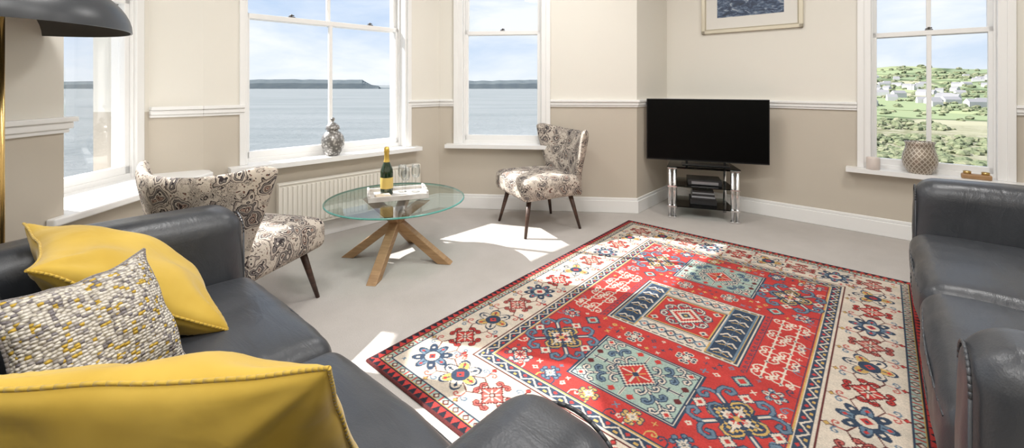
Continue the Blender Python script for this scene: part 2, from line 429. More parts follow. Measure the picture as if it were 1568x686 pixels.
    def vine(ax0,ay0,ax1,ay1,nx_,ny_):
        mx,my=(ax0+ax1)/2,(ay0+ay1)/2
        for o_ in (-.05,.05):
            line([(ax0,ay0),(mx+nx_*o_,my+ny_*o_),(ax1,ay1)],.005,MA)
            line([(mx+nx_*o_,my+ny_*o_),(mx+nx_*o_*2.1,my+ny_*o_*2.1)],.005,MA)
            an=math.atan2(ny_*o_,nx_*o_)
            for fl in (1,-1): curl(mx+nx_*o_*1.2,my+ny_*o_*1.2,an,.034,BL if fl>0 else PK,.006,fl)
            diamond(mx+nx_*o_*2.15,my+ny_*o_*2.15,.014,MA,.004); diamond(mx+nx_*o_*2.15,my+ny_*o_*2.15,.009,RED if o_>0 else GO)
    for s in (-1,1):
        for k in range(ns-1):
            q0=-rq+2*rq*k/(ns-1); vine(s*rp,q0,s*rp,q0+2*rq/(ns-1),1,0)
        for k in range(8):
            p0=-rp+2*rp*k/8; vine(p0,s*rq,p0+2*rp/8,s*rq,0,1)
    for (x,y,k,h) in pos:
        v=(k+h)%4
        if v==0: flower(x,y,.090,NV,BL,CR,RED,8)
        elif v==2: flower(x,y,.092,CR,GO,NV,RED,6)
        else: hookflower(x,y,.072,RED if v==1 else PK,CR,MA)
    for s in (-1,1):
        line([(s*.524,-.865),(s*.524,.865)],.005,NV); line([(-.524,s*.865),(.524,s*.865)],.005,NV)
        for k in range(21):
            q=-.80+1.60*k/20; curl(s*.520,q,math.pi if s>0 else 0,.036,(NV,CR,BL)[k%3],.006,1 if k%2 else -1)
        for k in range(13):
            p=-.46+.92*k/12; curl(p,s*.860,-s*math.pi/2,.036,(NV,CR,GO)[k%3],.006,1 if k%2 else -1)
    rect(0,0,.312,.268,NV); rect(0,0,.305,.262,CR); rect(0,0,.298,.255,NV)
    for s in (-1,1):
        rect(s*.225,0,.062,.245,GO); rect(s*.225,0,.058,.24,BL); rect(s*.225,0,.050,.232,NV)
        for k in range(6):
            q=-.19+.38*k/5
            line([(s*.225-.042,q-.020),(s*.225-.02,q+.008),(s*.225,q-.008),(s*.225+.02,q+.008),(s*.225+.042,q-.020)],.009,CR)
            line([(s*.225-.03,q-.03),(s*.225,q-.018),(s*.225+.03,q-.03)],.005,GO); line([(s*.225,q-.03),(s*.225,q+.02)],.005,BL)
        rect(0,s*.205,.16,.042,CR)
        for k in range(7):
            x=-.132+.264*k/6; diamond(x,s*.205,.034,NV if k%2 else BL,.005); diamond(x,s*.205,.020,CR); diamond(x,s*.205,.008,RED)
        for k in range(15): cross(-.28+.56*k/14,s*.249,.007,.004,CR,math.pi/4)
    rect(0,0,.168,.158,CR); rect(0,0,.160,.150,NV); rect(0,0,.156,.146,GO); rect(0,0,.148,.138,RED)
    for k in range(8):
        a=k*math.pi/4
        for fl in (1,-1): curl(.06*math.cos(a),.06*math.sin(a),a,.055,CR,.007,fl,NV)
    diamond(0,0,.095,NV,.01); diamond(0,0,.087,CR,.01); diamond(0,0,.068,RED,.01); diamond(0,0,.046,CR,.01); diamond(0,0,.026,NV,.006); diamond(0,0,.012,GO)
    for x in (-.12,.12):
        for y in (-.11,.11): diamond(x,y,.022,CR,.006); diamond(x,y,.01,NV)
    for s in (-1,1):
        cy=s*.59
        rect(0,cy,.225,.175,NV); rect(0,cy,.217,.167,CR); rect(0,cy,.212,.162,NV); rect(0,cy,.207,.157,SG)
        for a1 in (-1,1):
            for b1 in (-1,1):
                an=math.atan2(b1*.75,a1)
                line([(a1*.04,cy+b1*.03),(a1*.17,cy+b1*.125)],.014,NV); line([(a1*.04,cy+b1*.03),(a1*.17,cy+b1*.125)],.007,CR)
                for q in (.06,.10,.14):
                    for fl in (1,-1): curl(a1*q,cy+b1*q*.75,an+fl*.3,.042,CR if q!=.10 else BL,.007,fl,NV)
                diamond(a1*.178,cy+b1*.132,.030,NV,.006); diamond(a1*.178,cy+b1*.132,.023,CR,.006); diamond(a1*.178,cy+b1*.132,.012,RED)
                diamond(a1*.04,cy+b1*.135,.017,RED,.004); diamond(a1*.185,cy+b1*.04,.017,MA,.004)
        line([(-.19,cy),(.19,cy)],.012,CR); line([(0,cy-.145),(0,cy+.145)],.012,CR); line([(-.19,cy),(.19,cy)],.004,NV); line([(0,cy-.145),(0,cy+.145)],.004,NV)
        for k in range(9):
            x=-.18+.045*k; line([(x,cy-.014),(x,cy+.014)],.005,NV)
        diamond(0,cy,.098,NV,.01); diamond(0,cy,.090,CR,.01); diamond(0,cy,.074,RED,.01); cross(0,cy,.055,.008,CR); cross(0,cy,.04,.006,GO,math.pi/4); diamond(0,cy,.018,NV)
    for a1 in (-1,1):
        for b1 in (-1,1):
            blossom(a1*.375,b1*.575,.145)
            hookflower(a1*.44,b1*.80,.050,CR,RED); hookflower(a1*.27,b1*.81,.038,BL,CR); hookflower(a1*.09,b1*.81,.034,GO,CR)
            flower(a1*.455,b1*.36,.046,CR,BL,RED,CR,6); diamond(a1*.34,b1*.35,.045,NV,.006); diamond(a1*.34,b1*.35,.036,SG,.006); diamond(a1*.34,b1*.35,.018,RED)
            hookflower(a1*.12,b1*.345,.036,NV,CR,CR)
    for s in (-1,1):
        for c_ in (.39,.46):
            line([(s*c_,-.28),(s*c_,.28)],.006,CR)
            for k in range(14):
                q=-.27+.54*k/13
                curl(s*c_,q,0 if k%2 else math.pi,.040,CR,.0075,1 if (k//2)%2 else -1); diamond(s*c_,q,.012,CR)
                if k%3==0: diamond(s*c_,q,.006,NV)
        line([(s*.340,-.28),(s*.340,.28)],.004,NV)
        for k in range(16): curl(s*.340,-.27+.54*k/15,math.pi if s>0 else 0,.020,NV,.004,1)
    rnd=random.Random(2); bg={'r':np.array(RED),'c':np.array(CR)}
    for key,xr,yr,cols,num in (('r',.5,.84,[CR,NV,GO,CR,BL],340),('c',.85,1.19,[NV,RED,BL,GO,MA],260)):
        cnt=0
        for _ in range(9000):
            x=rnd.uniform(-xr,xr); y=rnd.uniform(-yr,yr); R=rnd.choice([.010,.013,.016])
            if key=='c' and abs(x)<.60 and abs(y)<.94: continue
            s=region(x,y,R+.007)
            if np.abs(C[s]-bg[key]).max()<1e-6:
                ty=rnd.random(); col=rnd.choice(cols)
                if ty<.4: diamond(x,y,R,col,.004); diamond(x,y,R*.4,tuple(bg[key]))
                elif ty<.7: cross(x,y,R*.9,.0055,col)
                else: cross(x,y,R*.9,.005,col,math.pi/4); diamond(x,y,.006,col)
                cnt+=1
                if cnt>num: break
    me=bpy.data.meshes.new('patterned_rug')
    Z=np.full_like(X,.012); Z[0,:]=.003;Z[-1,:]=.003;Z[:,0]=.003;Z[:,-1]=.003
    verts=np.stack([X.ravel(),Y.ravel(),Z.ravel()],1)
    idx=np.arange(nx*ny).reshape(ny,nx)
    q=np.stack([idx[:-1,:-1].ravel(),idx[:-1,1:].ravel(),idx[1:,1:].ravel(),idx[1:,:-1].ravel()],1)
    me.vertices.add(len(verts)); me.vertices.foreach_set('co',verts.ravel())
    me.loops.add(q.size); me.loops.foreach_set('vertex_index',q.ravel())
    me.polygons.add(len(q)); me.polygons.foreach_set('loop_start',np.arange(len(q))*4)
    me.update(calc_edges=True)
    at=me.color_attributes.new('pattern','FLOAT_COLOR','POINT')
    cc=np.ones((nx*ny,4),dtype=np.float32); cc[:,:3]=C.reshape(-1,3); at.data.foreach_set('color',cc.ravel())
    m=mat('wool_rug',rough=.95,spec=.05); t_=NT(m)
    a=t_.n.new('ShaderNodeVertexColor'); a.layer_name='pattern'
    c=t_.coord((1,4,1)); n=t_.noise(c,3,5,.6); n2=t_.noise(t_.coord((1,3,1)),200,2)
    k1=t_.mix(1.0,a.outputs[0],t_.ramp(n.outputs[0],[(.3,(.80,.82,.84)),(.7,(1.10,1.08,1.08))]),'MULTIPLY')
    t_.base(t_.mix(.8,k1,t_.mix(1.0,k1,t_.ramp(n2.outputs[0],[(.3,(.68,.68,.68)),(.7,(1.22,1.22,1.22))]),'MULTIPLY')))
    t_.bump(n2.outputs[0],.5,.005)
    me.materials.append(m)
    o=bpy.data.objects.new('patterned_rug',me); COL.objects.link(o)
    o.location=(.894,2.2,.001); o.rotation_euler=(0,0,math.atan2(A.y,A.x))
make_rug()

# ------------------------------------------------------------------ sofas
def sofa(name,Ln,loc,rz,seed,aw=.225,AH=.70):
    E=empty(name,(loc[0],loc[1],0),rz); D=.92; h=Ln/2
    ins=h-aw
    bm=bmesh.new(); rbox(bm,(Ln-.06,D-.10,.22),.03,(0,-D/2,.19),8); obj('base',bm,M_LEATHER,E,smooth=True)
    bm=bmesh.new()
    for x in (-h+.09,h-.09):
        for y in (-.10,-D+.10): tube(bm,(x,y,0),(x,y,.09),.02,.024)
    obj('feet',bm,M_CHROME,E)
    ah=AH-.08
    def armfn(sg):
        def f(q):
            t=(q.z+ah/2)/ah
            q.x+=sg*.020*max(0,t)**2
            q.y+= .012*math.sin(max(0,min(1,t))*math.pi)*(1 if q.y>0 else 0)
            q.z-=.03*max(0,(-q.y/(D/2)))*max(0,t)
            return q
        return f
    for sg,nm in ((-1,'arm_a'),(1,'arm_b')):
        bm=bmesh.new(); rbox(bm,(aw,D-.02,ah),.080,(sg*(h-aw/2),-D/2,.08+ah/2),12,bulge=.012,wr=.004,wscale=4,seed=seed+sg,fn=armfn(sg)); obj(nm,bm,M_LEATHER,E,smooth=True)
        bm=bmesh.new()
        pts=[]; x0=sg*(h-aw/2)
        for k in range(17):
            a=math.pi*k/16; pts.append((x0+math.cos(a)*(aw/2-.030)+sg*.016,-.006,AH-.10+math.sin(a)*.066))
        pts=[(pts[0][0]-.01*sg,-.006,.12)]+pts+[(pts[-1][0]-.01*sg,-.006,.12)]
        for a,b in zip(pts,pts[1:]): tube(bm,(a[0],a[1]-.002,a[2]),(b[0],b[1]-.002,b[2]),.0035,.0035,6)
        obj(nm+'_welt',bm,M_LEATHER,E)
    bm=bmesh.new(); rbox(bm,(Ln-2*aw+.06,.20,.56),.07,(0,-D+.11,.48),10,wr=.004,seed=seed); obj('back_frame',bm,M_LEATHER,E,smooth=True)
    for k,sx in enumerate((-1,1)):
        cw=ins-.004
        bm=bmesh.new(); rbox(bm,(cw,.67,.20),.060,(sx*ins/2,-.325,.350),20,bulge=.030,wr=.009,wscale=4,seed=seed*3+k*7,puff=.012); obj('seat_cushion_%d'%(k+1),bm,M_LEATHER,E,smooth=True)
        bm=bmesh.new(); rbox(bm,(cw,.17,.36),.075,(0,0,0),14,bulge=.02,wr=.007,wscale=4,seed=seed*5+k*9,puff=.02)
        o=obj('back_cushion_%d'%(k+1),bm,M_LEATHER,E,smooth=True); o.location=(sx*ins/2,-.735,.60); o.rotation_euler=(math.radians(10),0,0)
        bm=bmesh.new(); x0=sx*ins/2-cw/2+.05; x1=sx*ins/2+cw/2-.05
        pp=[(x0+(x1-x0)*q/12, .008+.014*(1-(2*q/12-1)**2)) for q in range(13)]
        for za in (.405,.295):
            for a,b in zip(pp,pp[1:]): tube(bm,(a[0],a[1],za),(b[0],b[1],za),.0035,.0035,6)
        obj('cushion_seam_%d'%(k+1),bm,M_LEATHER,E)
    return E
O=Vector((-.457,1.2))
ll=O+A*(-.085)
sofa('leather_sofa',1.86,ll,math.atan2(A.y,A.x),1.3)
lr=Vector((.894,2.2))+A*.885+N*(-.04)
sofa('leather_sofa.001',2.06,lr,math.atan2(N.y,N.x),4.1)

# ------------------------------------------------------------------ pillows
def pillow(name,w,h,t,c,wax,upax,mats,seed=0,n=40,bow=.06,cre=1.0):
    wax=Vector(wax).normalized(); up=Vector(upax); up=(up-wax*up.dot(wax)).normalized(); nr=wax.cross(up)
    M=Matrix((wax,up,nr)).transposed().to_4x4(); M.translation=Vector(c)
    bm=bmesh.new(); g={}
    def uv(i,j):
        u=-1+2*i/n; v=-1+2*j/n
        u2=math.sin(u*math.pi/2)*.5+u*.5; v2=math.sin(v*math.pi/2)*.5+v*.5
        wob=.008*noise.noise(Vector((u2*2.5+seed,v2*2.5,4)))
        sag=-.02*(1-u2*u2)*(v2>0)*v2
        return u2,v2,w/2*u2*(1-bow*(1-v2*v2)*abs(u2))+wob, h/2*v2*(1-bow*(1-u2*u2)*abs(v2))+sag+wob, .014*noise.noise(Vector((u2*1.8+seed,v2*1.8,9)))
    for s in (1,-1):
        for i in range(n+1):
            for j in range(n+1):
                u2,v2,x,y,z0=uv(i,j)
                edge=(i in(0,n)) or (j in (0,n))
                z=t/2*((1-u2**4)*(1-v2**4))**.45*(.5+.5*(1-u2*u2)*(1-v2*v2))
                if not edge:
                    nz=noise.noise(Vector((x*8+seed,y*8,s*3.0)))
                    crs=0
                    for cu in (-1,1):
                        for cv in (-1,1):
                            du,dv=(u2-cu),(v2-cv); rr=math.hypot(du,dv); th=math.atan2(dv,du)
                            crs+=math.sin(th*9+seed+cu*2+cv)*math.exp(-rr*rr*2.2)*min(1,rr*3)
                    z+=(nz*.016+crs*.0085*cre)*(1-max(abs(u2),abs(v2))**8)
                    z=max(z,.002)
                if edge:
                    if s==1: g[(1,i,j)]=g[(-1,i,j)]=bm.verts.new((x,y,z0))
                else: g[(s,i,j)]=bm.verts.new((x,y,s*z+z0))
    for s in (1,-1):
        for i in range(n):
            for j in range(n):
                f=bm.faces.new([g[(s,i,j)],g[(s,i+1,j)],g[(s,i+1,j+1)],g[(s,i,j+1)]]); f.smooth=True
                f.material_index=0 if (s==1 or len(mats)==1) else 1
    E=empty(name); E.matrix_world=M
    obj('cover',bm,mats,E,smooth=True)
    bm=bmesh.new(); loop=[]
    seq=[(i,0) for i in range(n)]+[(n,j) for j in range(n)]+[(i,n) for i in range(n,0,-1)]+[(0,j) for j in range(n,0,-1)]
    for i,j in seq:
        _,_,x,y,z=uv(i,j); loop.append((x,y,z))
    for a,b in zip(loop,loop[1:]+loop[:1]): tube(bm,a,b,.0035,.0035,6)
    obj('piping',bm,mats[-1],E)
    return E
def SP(u,w,z): 
    v=O+A*u+N*w; return Vector((v.x,v.y,z))
pillow('mustard_cushion',.52,.50,.20,SP(-.585,-.40,.625),(A.x,A.y,0),SP(0,-.44,.76)-SP(0,-.10,.50),[M_YEL],1)
bl=SP(-.10,-.60,.49); br=SP(-.235,-.35,.49); wx=(br-bl).normalized(); upb=(SP(-.50,-.06,.80)-SP(-.06,0,0)).normalized()
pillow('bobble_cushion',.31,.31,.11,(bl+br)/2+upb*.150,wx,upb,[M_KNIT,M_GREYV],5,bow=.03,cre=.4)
pillow('mustard_cushion.001',.58,.46,.20,(-.565,.755,.572),(1,.02,.015),(0,-.50,.82),[M_YEL],9)

# ------------------------------------------------------------------ accent chairs
def chair(name,loc,fwd):
    E=empty(name,(loc[0],loc[1],0),fwd-math.pi/2)
    def taper(q):
        k=1+.04*q.y/.27; q.x*=k; return q
    bm=bmesh.new(); rbox(bm,(.56,.55,.165),.05,(0,.01,.365),12,bulge=.022,fn=taper,puff=.01); obj('seat',bm,M_PAIS,E,smooth=True)
    bm=bmesh.new(); ns,nt=32,18; th=.062; g={}
    def S(s,t):
        hw=.262+.130*t**1.3-.02*math.sin(math.pi*min(1,t*1.6))
        zt=.80+.055*abs(s)**2.5
        if abs(s)>.84: zt-=((abs(s)-.84)/.16)**2.2*.035
        z=.285+t*(zt-.285)
        y=-.275-.11*t**1.2+(.02+.17*t)*abs(s)**2.4
        return Vector((s*hw,y,z))
    for i in range(ns+1):
        for j in range(nt+1):
            s=-1+2*i/ns; t=j/nt
            p=S(s,t); e=1e-3
            du=S(min(1,s+e),t)-S(max(-1,s-e),t); dv=S(s,min(1,t+e))-S(s,max(0,t-e)); nrm=dv.cross(du).normalized()
            if nrm.y>0: nrm=-nrm
            ed=min((1-abs(s))*ns/2,(nt-j),j+1.5)
            k=1 if ed>=3 else (.35+.65*math.sqrt(max(0,1-((3-ed)/3)**2)))
            g[(0,i,j)]=bm.verts.new(p-nrm*th/2*k); g[(1,i,j)]=bm.verts.new(p+nrm*th/2*k)
    for i in range(ns):
        for j in range(nt):
            for l in (0,1): bm.faces.new([g[(l,i,j)],g[(l,i+1,j)],g[(l,i+1,j+1)],g[(l,i,j+1)]])
    for i in range(ns):
        for j in (0,nt): bm.faces.new([g[(0,i,j)],g[(0,i+1,j)],g[(1,i+1,j)],g[(1,i,j)]])
    for j in range(nt):
        for i in (0,ns): bm.faces.new([g[(0,i,j)],g[(0,i,j+1)],g[(1,i,j+1)],g[(1,i,j)]])
    obj('winged_back',bm,M_PAIS,E,smooth=True,sub=1)
    bm=bmesh.new()
    for k,(x,y) in enumerate(((-.19,.19),(.19,.19),(-.18,-.20),(.18,-.20))):
        tube(bm,(x,y,.295),(x*1.30,y*1.34,0),.021,.011,14)
    obj('legs',bm,M_WALNUT,E)
    return E
chair('accent_chair',(-1.395,2.225),math.radians(77))
chair('accent_chair.001',(.225,3.665),math.radians(206))

# ------------------------------------------------------------------ coffee table
tc=Vector((-.795,2.94)); TZ=.425
E=empty('round_glass_coffee_table',(tc.x,tc.y,0))
bm=bmesh.new()
lathe(bm,[(0,TZ-.012),(.458,TZ-.012)],72); lathe(bm,[(.458,TZ),(0,TZ)],72)
obj('glass_top',bm,M_GLASS,E,smooth=True)
bm=bmesh.new(); lathe(bm,[(.458,TZ-.012),(.465,TZ-.009),(.465,TZ-.003),(.458,TZ)],72); obj('glass_edge',bm,M_GEDGE,E,smooth=True)
bm=bmesh.new()
def beam(bm,p0,p1,w,t):
    p0=Vector(p0);p1=Vector(p1);d=(p1-p0).normalized(); s=d.cross(Vector((0,0,1))).normalized(); u=s.cross(d)
    L=[]
    for p,zc in ((p0,0.0),(p1,TZ-.013)):
        ring=[]
        for a,b in ((-1,-1),(1,-1),(1,1),(-1,1)):
            q=p+s*w/2*a+u*t/2*b
            q=q+d*((zc-q.z)/d.z); ring.append(bm.verts.new(q))
        L.append(ring)
    a,b=L
    bm.faces.new(a);bm.faces.new(b)
    for i in range(4): bm.faces.new([a[i],a[(i+1)%4],b[(i+1)%4],b[i]])
for ang in (-97,-9,83,171):
    a=math.radians(ang); beam(bm,(.35*math.cos(a),.35*math.sin(a),0),(-.19*math.cos(a),-.19*math.sin(a),TZ-.013),.062,.055)
obj('oak_cross_legs',bm,M_OAK,E,bevel=.004)

tr=Vector((-.80,2.985)); rt=math.radians(20)
E=empty('serving_tray',(tr.x,tr.y,TZ+.001),rt)
bm=bmesh.new(); box(bm,-.19,.19,-.13,.13,0,.012)
for s in (-1,1):
    box(bm,-.19,.19,s*.13-.007,s*.13+.007,0,.034)
    box(bm,s*.19-.007,s*.19+.007,-.137,.137,0,.034)
    box(bm,s*.19-.007,s*.19+.007,-.13,-.05,.034,.046); box(bm,s*.19-.007,s*.19+.007,.05,.13,.034,.046); box(bm,s*.19-.007,s*.19+.007,-.07,.07,.046,.054)
m=mat('whitewashed_wood',rough=.6); t=NT(m); n=t.noise(t.coord((3,30,3)),3,4); t.base(t.ramp(n.outputs[0],[(.3,(.46,.42,.39)),(.6,(.64,.62,.59))]))
obj('tray_body',bm,m,E,bevel=.002)
def loc_t(x,y): return (tr.x+x*math.cos(rt)-y*math.sin(rt),tr.y+x*math.sin(rt)+y*math.cos(rt),TZ+.0135)
E=empty('champagne_bottle',loc_t(-.07,.02))
bm=bmesh.new(); lathe(bm,[(0,.0),(.040,0),(.043,.006),(.043,.15),(.040,.175),(.028,.205),(.018,.235),(.015,.26),(.015,.29),(.017,.292),(.017,.30),(0,.30)],32)
obj('bottle_glass',bm,mat('dark_green_glass',(.012,.03,.012),.08,spec=.8),E,smooth=True)
bm=bmesh.new(); lathe(bm,[(.0435,.045),(.0438,.046),(.0438,.12),(.0435,.121)],32); obj('label',bm,mat('gold_label',(.62,.45,.13),.4),E,smooth=True)
bm=bmesh.new(); lathe(bm,[(.022,.226),(.0185,.24),(.0165,.26),(.0165,.288),(.0185,.292),(.0185,.318),(.012,.33),(0,.332)],28); obj('foil',bm,mat('gold_foil',(.75,.52,.12),.3,.7),E,smooth=True)
def wineglass(name,p,s=1.0):
    bm=bmesh.new(); pr=[(0,.0),(.032,.0),(.032,.002),(.006,.006),(.0035,.015),(.0035,.085),(.008,.093),(.024,.108),(.031,.130),(.031,.155),(.026,.19),(.0245,.19),(.0295,.155),(.0295,.131),(.022,.110),(0,.098)]
    lathe(bm,[(r*s,z*s) for r,z in pr],28); o=obj(name,bm,M_CLEAR,None,smooth=True); o.location=p; return o
wineglass('wine_glass',loc_t(.05,-.05)); wineglass('wine_glass.001',loc_t(.13,.03)); wineglass('wine_glass.002',loc_t(.04,.06))
bm=bmesh.new(); rbox(bm,(.10,.075,.022),.008,(0,0,.011),4)
o=obj('folded_napkin',bm,mat('napkin_cream',(.65,.55,.42),.9),None,smooth=True); p=loc_t(-.10,-.075); o.location=(p[0],p[1],p[2]); o.rotation_euler=(0,0,.5)

# ------------------------------------------------------------------ TV + stand
sr=math.radians(-19)
E=empty('glass_tv_stand',(1.745,3.945,0),sr)
bm=bmesh.new()
for z in (.11,.29,.455):
    d=.20 if z<.4 else .21; w=.255 if z<.4 else .30
    prism(bm,[(-w,-d+.04),(-w+.04,-d),(w-.04,-d),(w,-d+.04),(w-.04,d),(-w+.04,d)],z,z+.008)
obj('glass_shelves',bm,M_SMOKE,E)
bm=bmesh.new()
for x in (-.255,.255):
    for dx in (-.020,.020): tube(bm,(x+dx,-.165,0),(x+dx,-.165,.455),.015,.015,16)
    tube(bm,(x*.85,.16,0),(x*.85,.16,.455),.015,.015,16)
    for z in (0.003,.10,.28,.445): box(bm,x-.038,x+.038,-.184,-.146,z,z+.012)
obj('chrome_posts',bm,M_CHROME,E)
E2=empty('media_boxes',(1.745,3.945,0),sr)
bm=bmesh.new(); box(bm,-.12,.16,-.12,.12,.299,.342); box(bm,-.10,.12,-.10,.10,.119,.165)
for k in range(5): box(bm,-.09+.002*k,.11-.004*k,-.11,.05,.166+.017*k,.181+.017*k,1 if k%2 else 0)
obj('boxes',bm,[mat('box_black',(.02,.02,.022),.3),mat('box_grey',(.3,.3,.32),.4)],E2,bevel=.002)
bm=bmesh.new(); box(bm,-.09,.13,-.1205,-.12,.308,.332); obj('display',bm,mat('silver_panel',(.35,.36,.38),.3,.6),E2)
E=empty('television',(1.775,3.925,0),sr)
bm=bmesh.new(); box(bm,-.515,.515,-.012,.025,.495,1.07); box(bm,-.25,.25,.025,.055,.56,.90); obj('casing',bm,M_BLACK,E,bevel=.004)
bm=bmesh.new(); box(bm,-.507,.507,-.0135,-.012,.507,1.063); obj('screen',bm,M_SCREEN,E)
bm=bmesh.new(); box(bm,-.20,.20,-.06,.08,.464,.470); tube(bm,(-.16,0,.467),(-.16,0,.505),.01,.01); tube(bm,(.16,0,.467),(.16,0,.505),.01,.01); obj('foot',bm,M_BLACK,E,bevel=.002)
# ------------------------------------------------------------------ radiator
d4=sdir(4); o4=P[4]+d4*.44; ang4=math.atan2(d4.y,d4.x)
E=empty('radiator',(o4.x,o4.y,0),ang4)
bm=bmesh.new(); L=1.19
box(bm,0,L,-.075,-.062,.13,.47)
nf=34
for k in range(nf):
    x=.02+(L-.04)*(k+.5)/nf; box(bm,x-.010,x+.010,-.085,-.074,.155,.445)
box(bm,0,L,-.085,-.025,.46,.472); box(bm,-.003,.004,-.085,-.025,.13,.47); box(bm,L-.004,L+.003,-.085,-.025,.13,.47); box(bm,0,L,-.035,-.026,.13,.47)
for x in (.2,L-.2): box(bm,x-.015,x+.015,-.026,.0,.2,.43)
obj('panel',bm,mat('radiator_cream',(.78,.75,.68),.4),E,bevel=.003)
bm=bmesh.new(); tube(bm,(-.03,-.05,.0),(-.03,-.05,.17),.008,.008); tube(bm,(-.03,-.05,.17),(.01,-.05,.17),.008,.008); tube(bm,(-.03,-.05,.16),(-.03,-.05,.23),.018,.016); tube(bm,(L+.03,-.05,0),(L+.03,-.05,.17),.008,.008); tube(bm,(L+.03,-.05,.17),(L-.01,-.05,.17),.008,.008)
obj('valves',bm,M_TRIM,E)

# ------------------------------------------------------------------ picture
d7=sdir(7); pc=P[7]+d7*(.754+.03); ang7=math.atan2(d7.y,d7.x)
E=empty('framed_picture',(pc.x,pc.y,2.03),ang7)
bm=bmesh.new(); w,h,b=.425,.325,.035
for s in (-1,1):
    box(bm,-w,w,-.028,-.002,s*h-(b if s>0 else 0),s*h+(b if s<0 else 0)); box(bm,s*w-(b if s>0 else 0),s*w+(b if s<0 else 0),-.028,-.002,-h,h)
    box(bm,-w+b,w-b,-.020,-.002,s*(h-b)-(.008 if s>0 else 0),s*(h-b)+(.008 if s<0 else 0)); box(bm,s*(w-b)-(.008 if s>0 else 0),s*(w-b)+(.008 if s<0 else 0),-.02,-.002,-h+b,h-b)
obj('frame',bm,mat('champagne_gilt',(.60,.55,.44),.35,.5),E,bevel=.004)
bm=bmesh.new(); box(bm,-w+.02,w-.02,-.012,-.002,-h+.02,h-.02); obj('mount_board',bm,mat('mount_board',(.78,.76,.71),.8),E)
m=mat('seascape_art',rough=.5); t=NT(m); n=t.noise(t.coord((6,1,14)),2.2,6,.65,1.0); t.base(t.ramp(n.outputs[0],[(.25,(.01,.015,.03)),(.45,(.03,.05,.10)),(.55,(.10,.15,.24)),(.66,(.45,.5,.55)),(.8,(.25,.12,.05))]))
bm=bmesh.new(); box(bm,-.28,.28,-.0135,-.0125,-.175,.175); obj('print',bm,m,E)

# ------------------------------------------------------------------ ornaments
def on_wall(i,dist,inn,z):
    p=P[i]+sdir(i)*dist-outn(i)*inn; return (p.x,p.y,z)
m=mat('hammered_silver',rough=.35,metal=.5); t=NT(m); v=t.vor(t.coord(),55)
t.base(t.ramp(v.outputs[0],[(.15,(.62,.60,.57)),(.5,(.20,.19,.18))])); t.bump(v.outputs[0],-.8,.008)
bm=bmesh.new(); lathe(bm,[(0,0),(.042,0),(.045,.008),(.062,.035),(.074,.075),(.076,.105),(.068,.140),(.050,.165),(.036,.175),(.036,.186),(.046,.188),(.046,.196),(.040,.215),(.022,.232),(.008,.238),(.006,.246),(.013,.252),(.014,.262),(.008,.272),(0,.274)],40)
o=obj('ginger_jar',bm,m,None,smooth=True); o.location=on_wall(4,.86,.005,.630); o.scale=(1.18,1.18,1.12)
m=mat('geometric_ceramic',rough=.35,metal=.4); t=NT(m)
tcn=t.n.new('ShaderNodeTexCoord'); sp=t.n.new('ShaderNodeSeparateXYZ'); t.link(tcn.outputs['Object'],sp.inputs[0])
an=t.math('MULTIPLY',t.math('ARCTAN2',sp.outputs[1],sp.outputs[0]),20/math.pi/2*1.0)
zz=t.math('MULTIPLY',sp.outputs[2],26)
s1=t.math('PINGPONG',t.math('ADD',an,zz),.5); s2=t.math('PINGPONG',t.math('SUBTRACT',an,zz),.5)
mn=t.math('MINIMUM',s1,s2)
t.base(t.ramp(mn,[(0,(.60,.54,.46)),(.14,(.60,.54,.46)),(.18,(.22,.17,.13)),(.4,(.34,.28,.22))])); t.bump(mn,-.5,.01)
bm=bmesh.new(); lathe(bm,[(0,0),(.062,0),(.066,.006),(.090,.05),(.098,.095),(.094,.14),(.080,.185),(.078,.215),(.086,.232),(.083,.234),(.074,.215),(.074,.19),(.086,.14),(.088,.09),(.06,.012),(0,.010)],40)
o=obj('patterned_vase',bm,m,None,smooth=True); o.location=on_wall(7,1.606+.34,.02,.530); o.scale=(1.05,1.05,1.02)
bm=bmesh.new(); lathe(bm,[(0,0),(.036,0),(.038,.004),(.038,.075),(.0365,.078),(.035,.075),(.035,.055),(0,.055)],32); tube(bm,(0,0,.055),(0,0,.066),.0015,.0015,6)
o=obj('candle_jar',bm,mat('candle_white',(.70,.62,.57),.35),None,smooth=True); o.location=on_wall(7,1.606+.07,.06,.530); o.scale=(1.15,1.15,1.2)
E=empty('tealight_holder',on_wall(7,1.606+.63,.05,.530),ang7)
bm=bmesh.new(); rbox(bm,(.15,.05,.035),.008,(0,0,.0175),4); obj('block',bm,M_OAK,E,smooth=True)
bm=bmesh.new()
for x in (-.045,.045): lathe(bm,[(0,0),(.021,0),(.021,.018),(.019,.018),(.019,.012),(0,.012)],20,(x,0,.0355))
obj('cups',bm,M_BRASS,E)

# ------------------------------------------------------------------ floor lamp
E=empty('floor_lamp',(-1.79,1.50,0))
bm=bmesh.new(); lathe(bm,[(0,0),(.13,0),(.13,.012),(.125,.018),(.02,.022),(.012,.03),(.009,.05)],40); tube(bm,(0,0,.02),(0,0,1.50),.008,.008,16); obj('brass_stem',bm,M_BRASS,E)
bm=bmesh.new(); pr=[]
R=.345
for k in range(15):
    a=math.radians(90*k/14); pr.append((R*math.cos(a),1.405+.22*math.sin(a)))
pr[-1]=(0,1.625)
inner=[(max(0,r-.006),z-.005) for r,z in reversed(pr)]; inner[-1]=(R-.006,1.405)
lathe(bm,pr,56); lathe(bm,inner,56,mi=1); lathe(bm,[(R-.006,1.405),(R,1.405)],56)
obj('dome_shade',bm,[M_SHADE,mat('shade_inner_bronze',(.07,.065,.06),.5)],E,smooth=True)
bm=bmesh.new(); lathe(bm,[(0,1.45),(.03,1.46),(.035,1.49),(.02,1.53),(0,1.54)],20); obj('bulb',bm,mat('bulb_opal',(.8,.8,.78),.4),E,smooth=True)

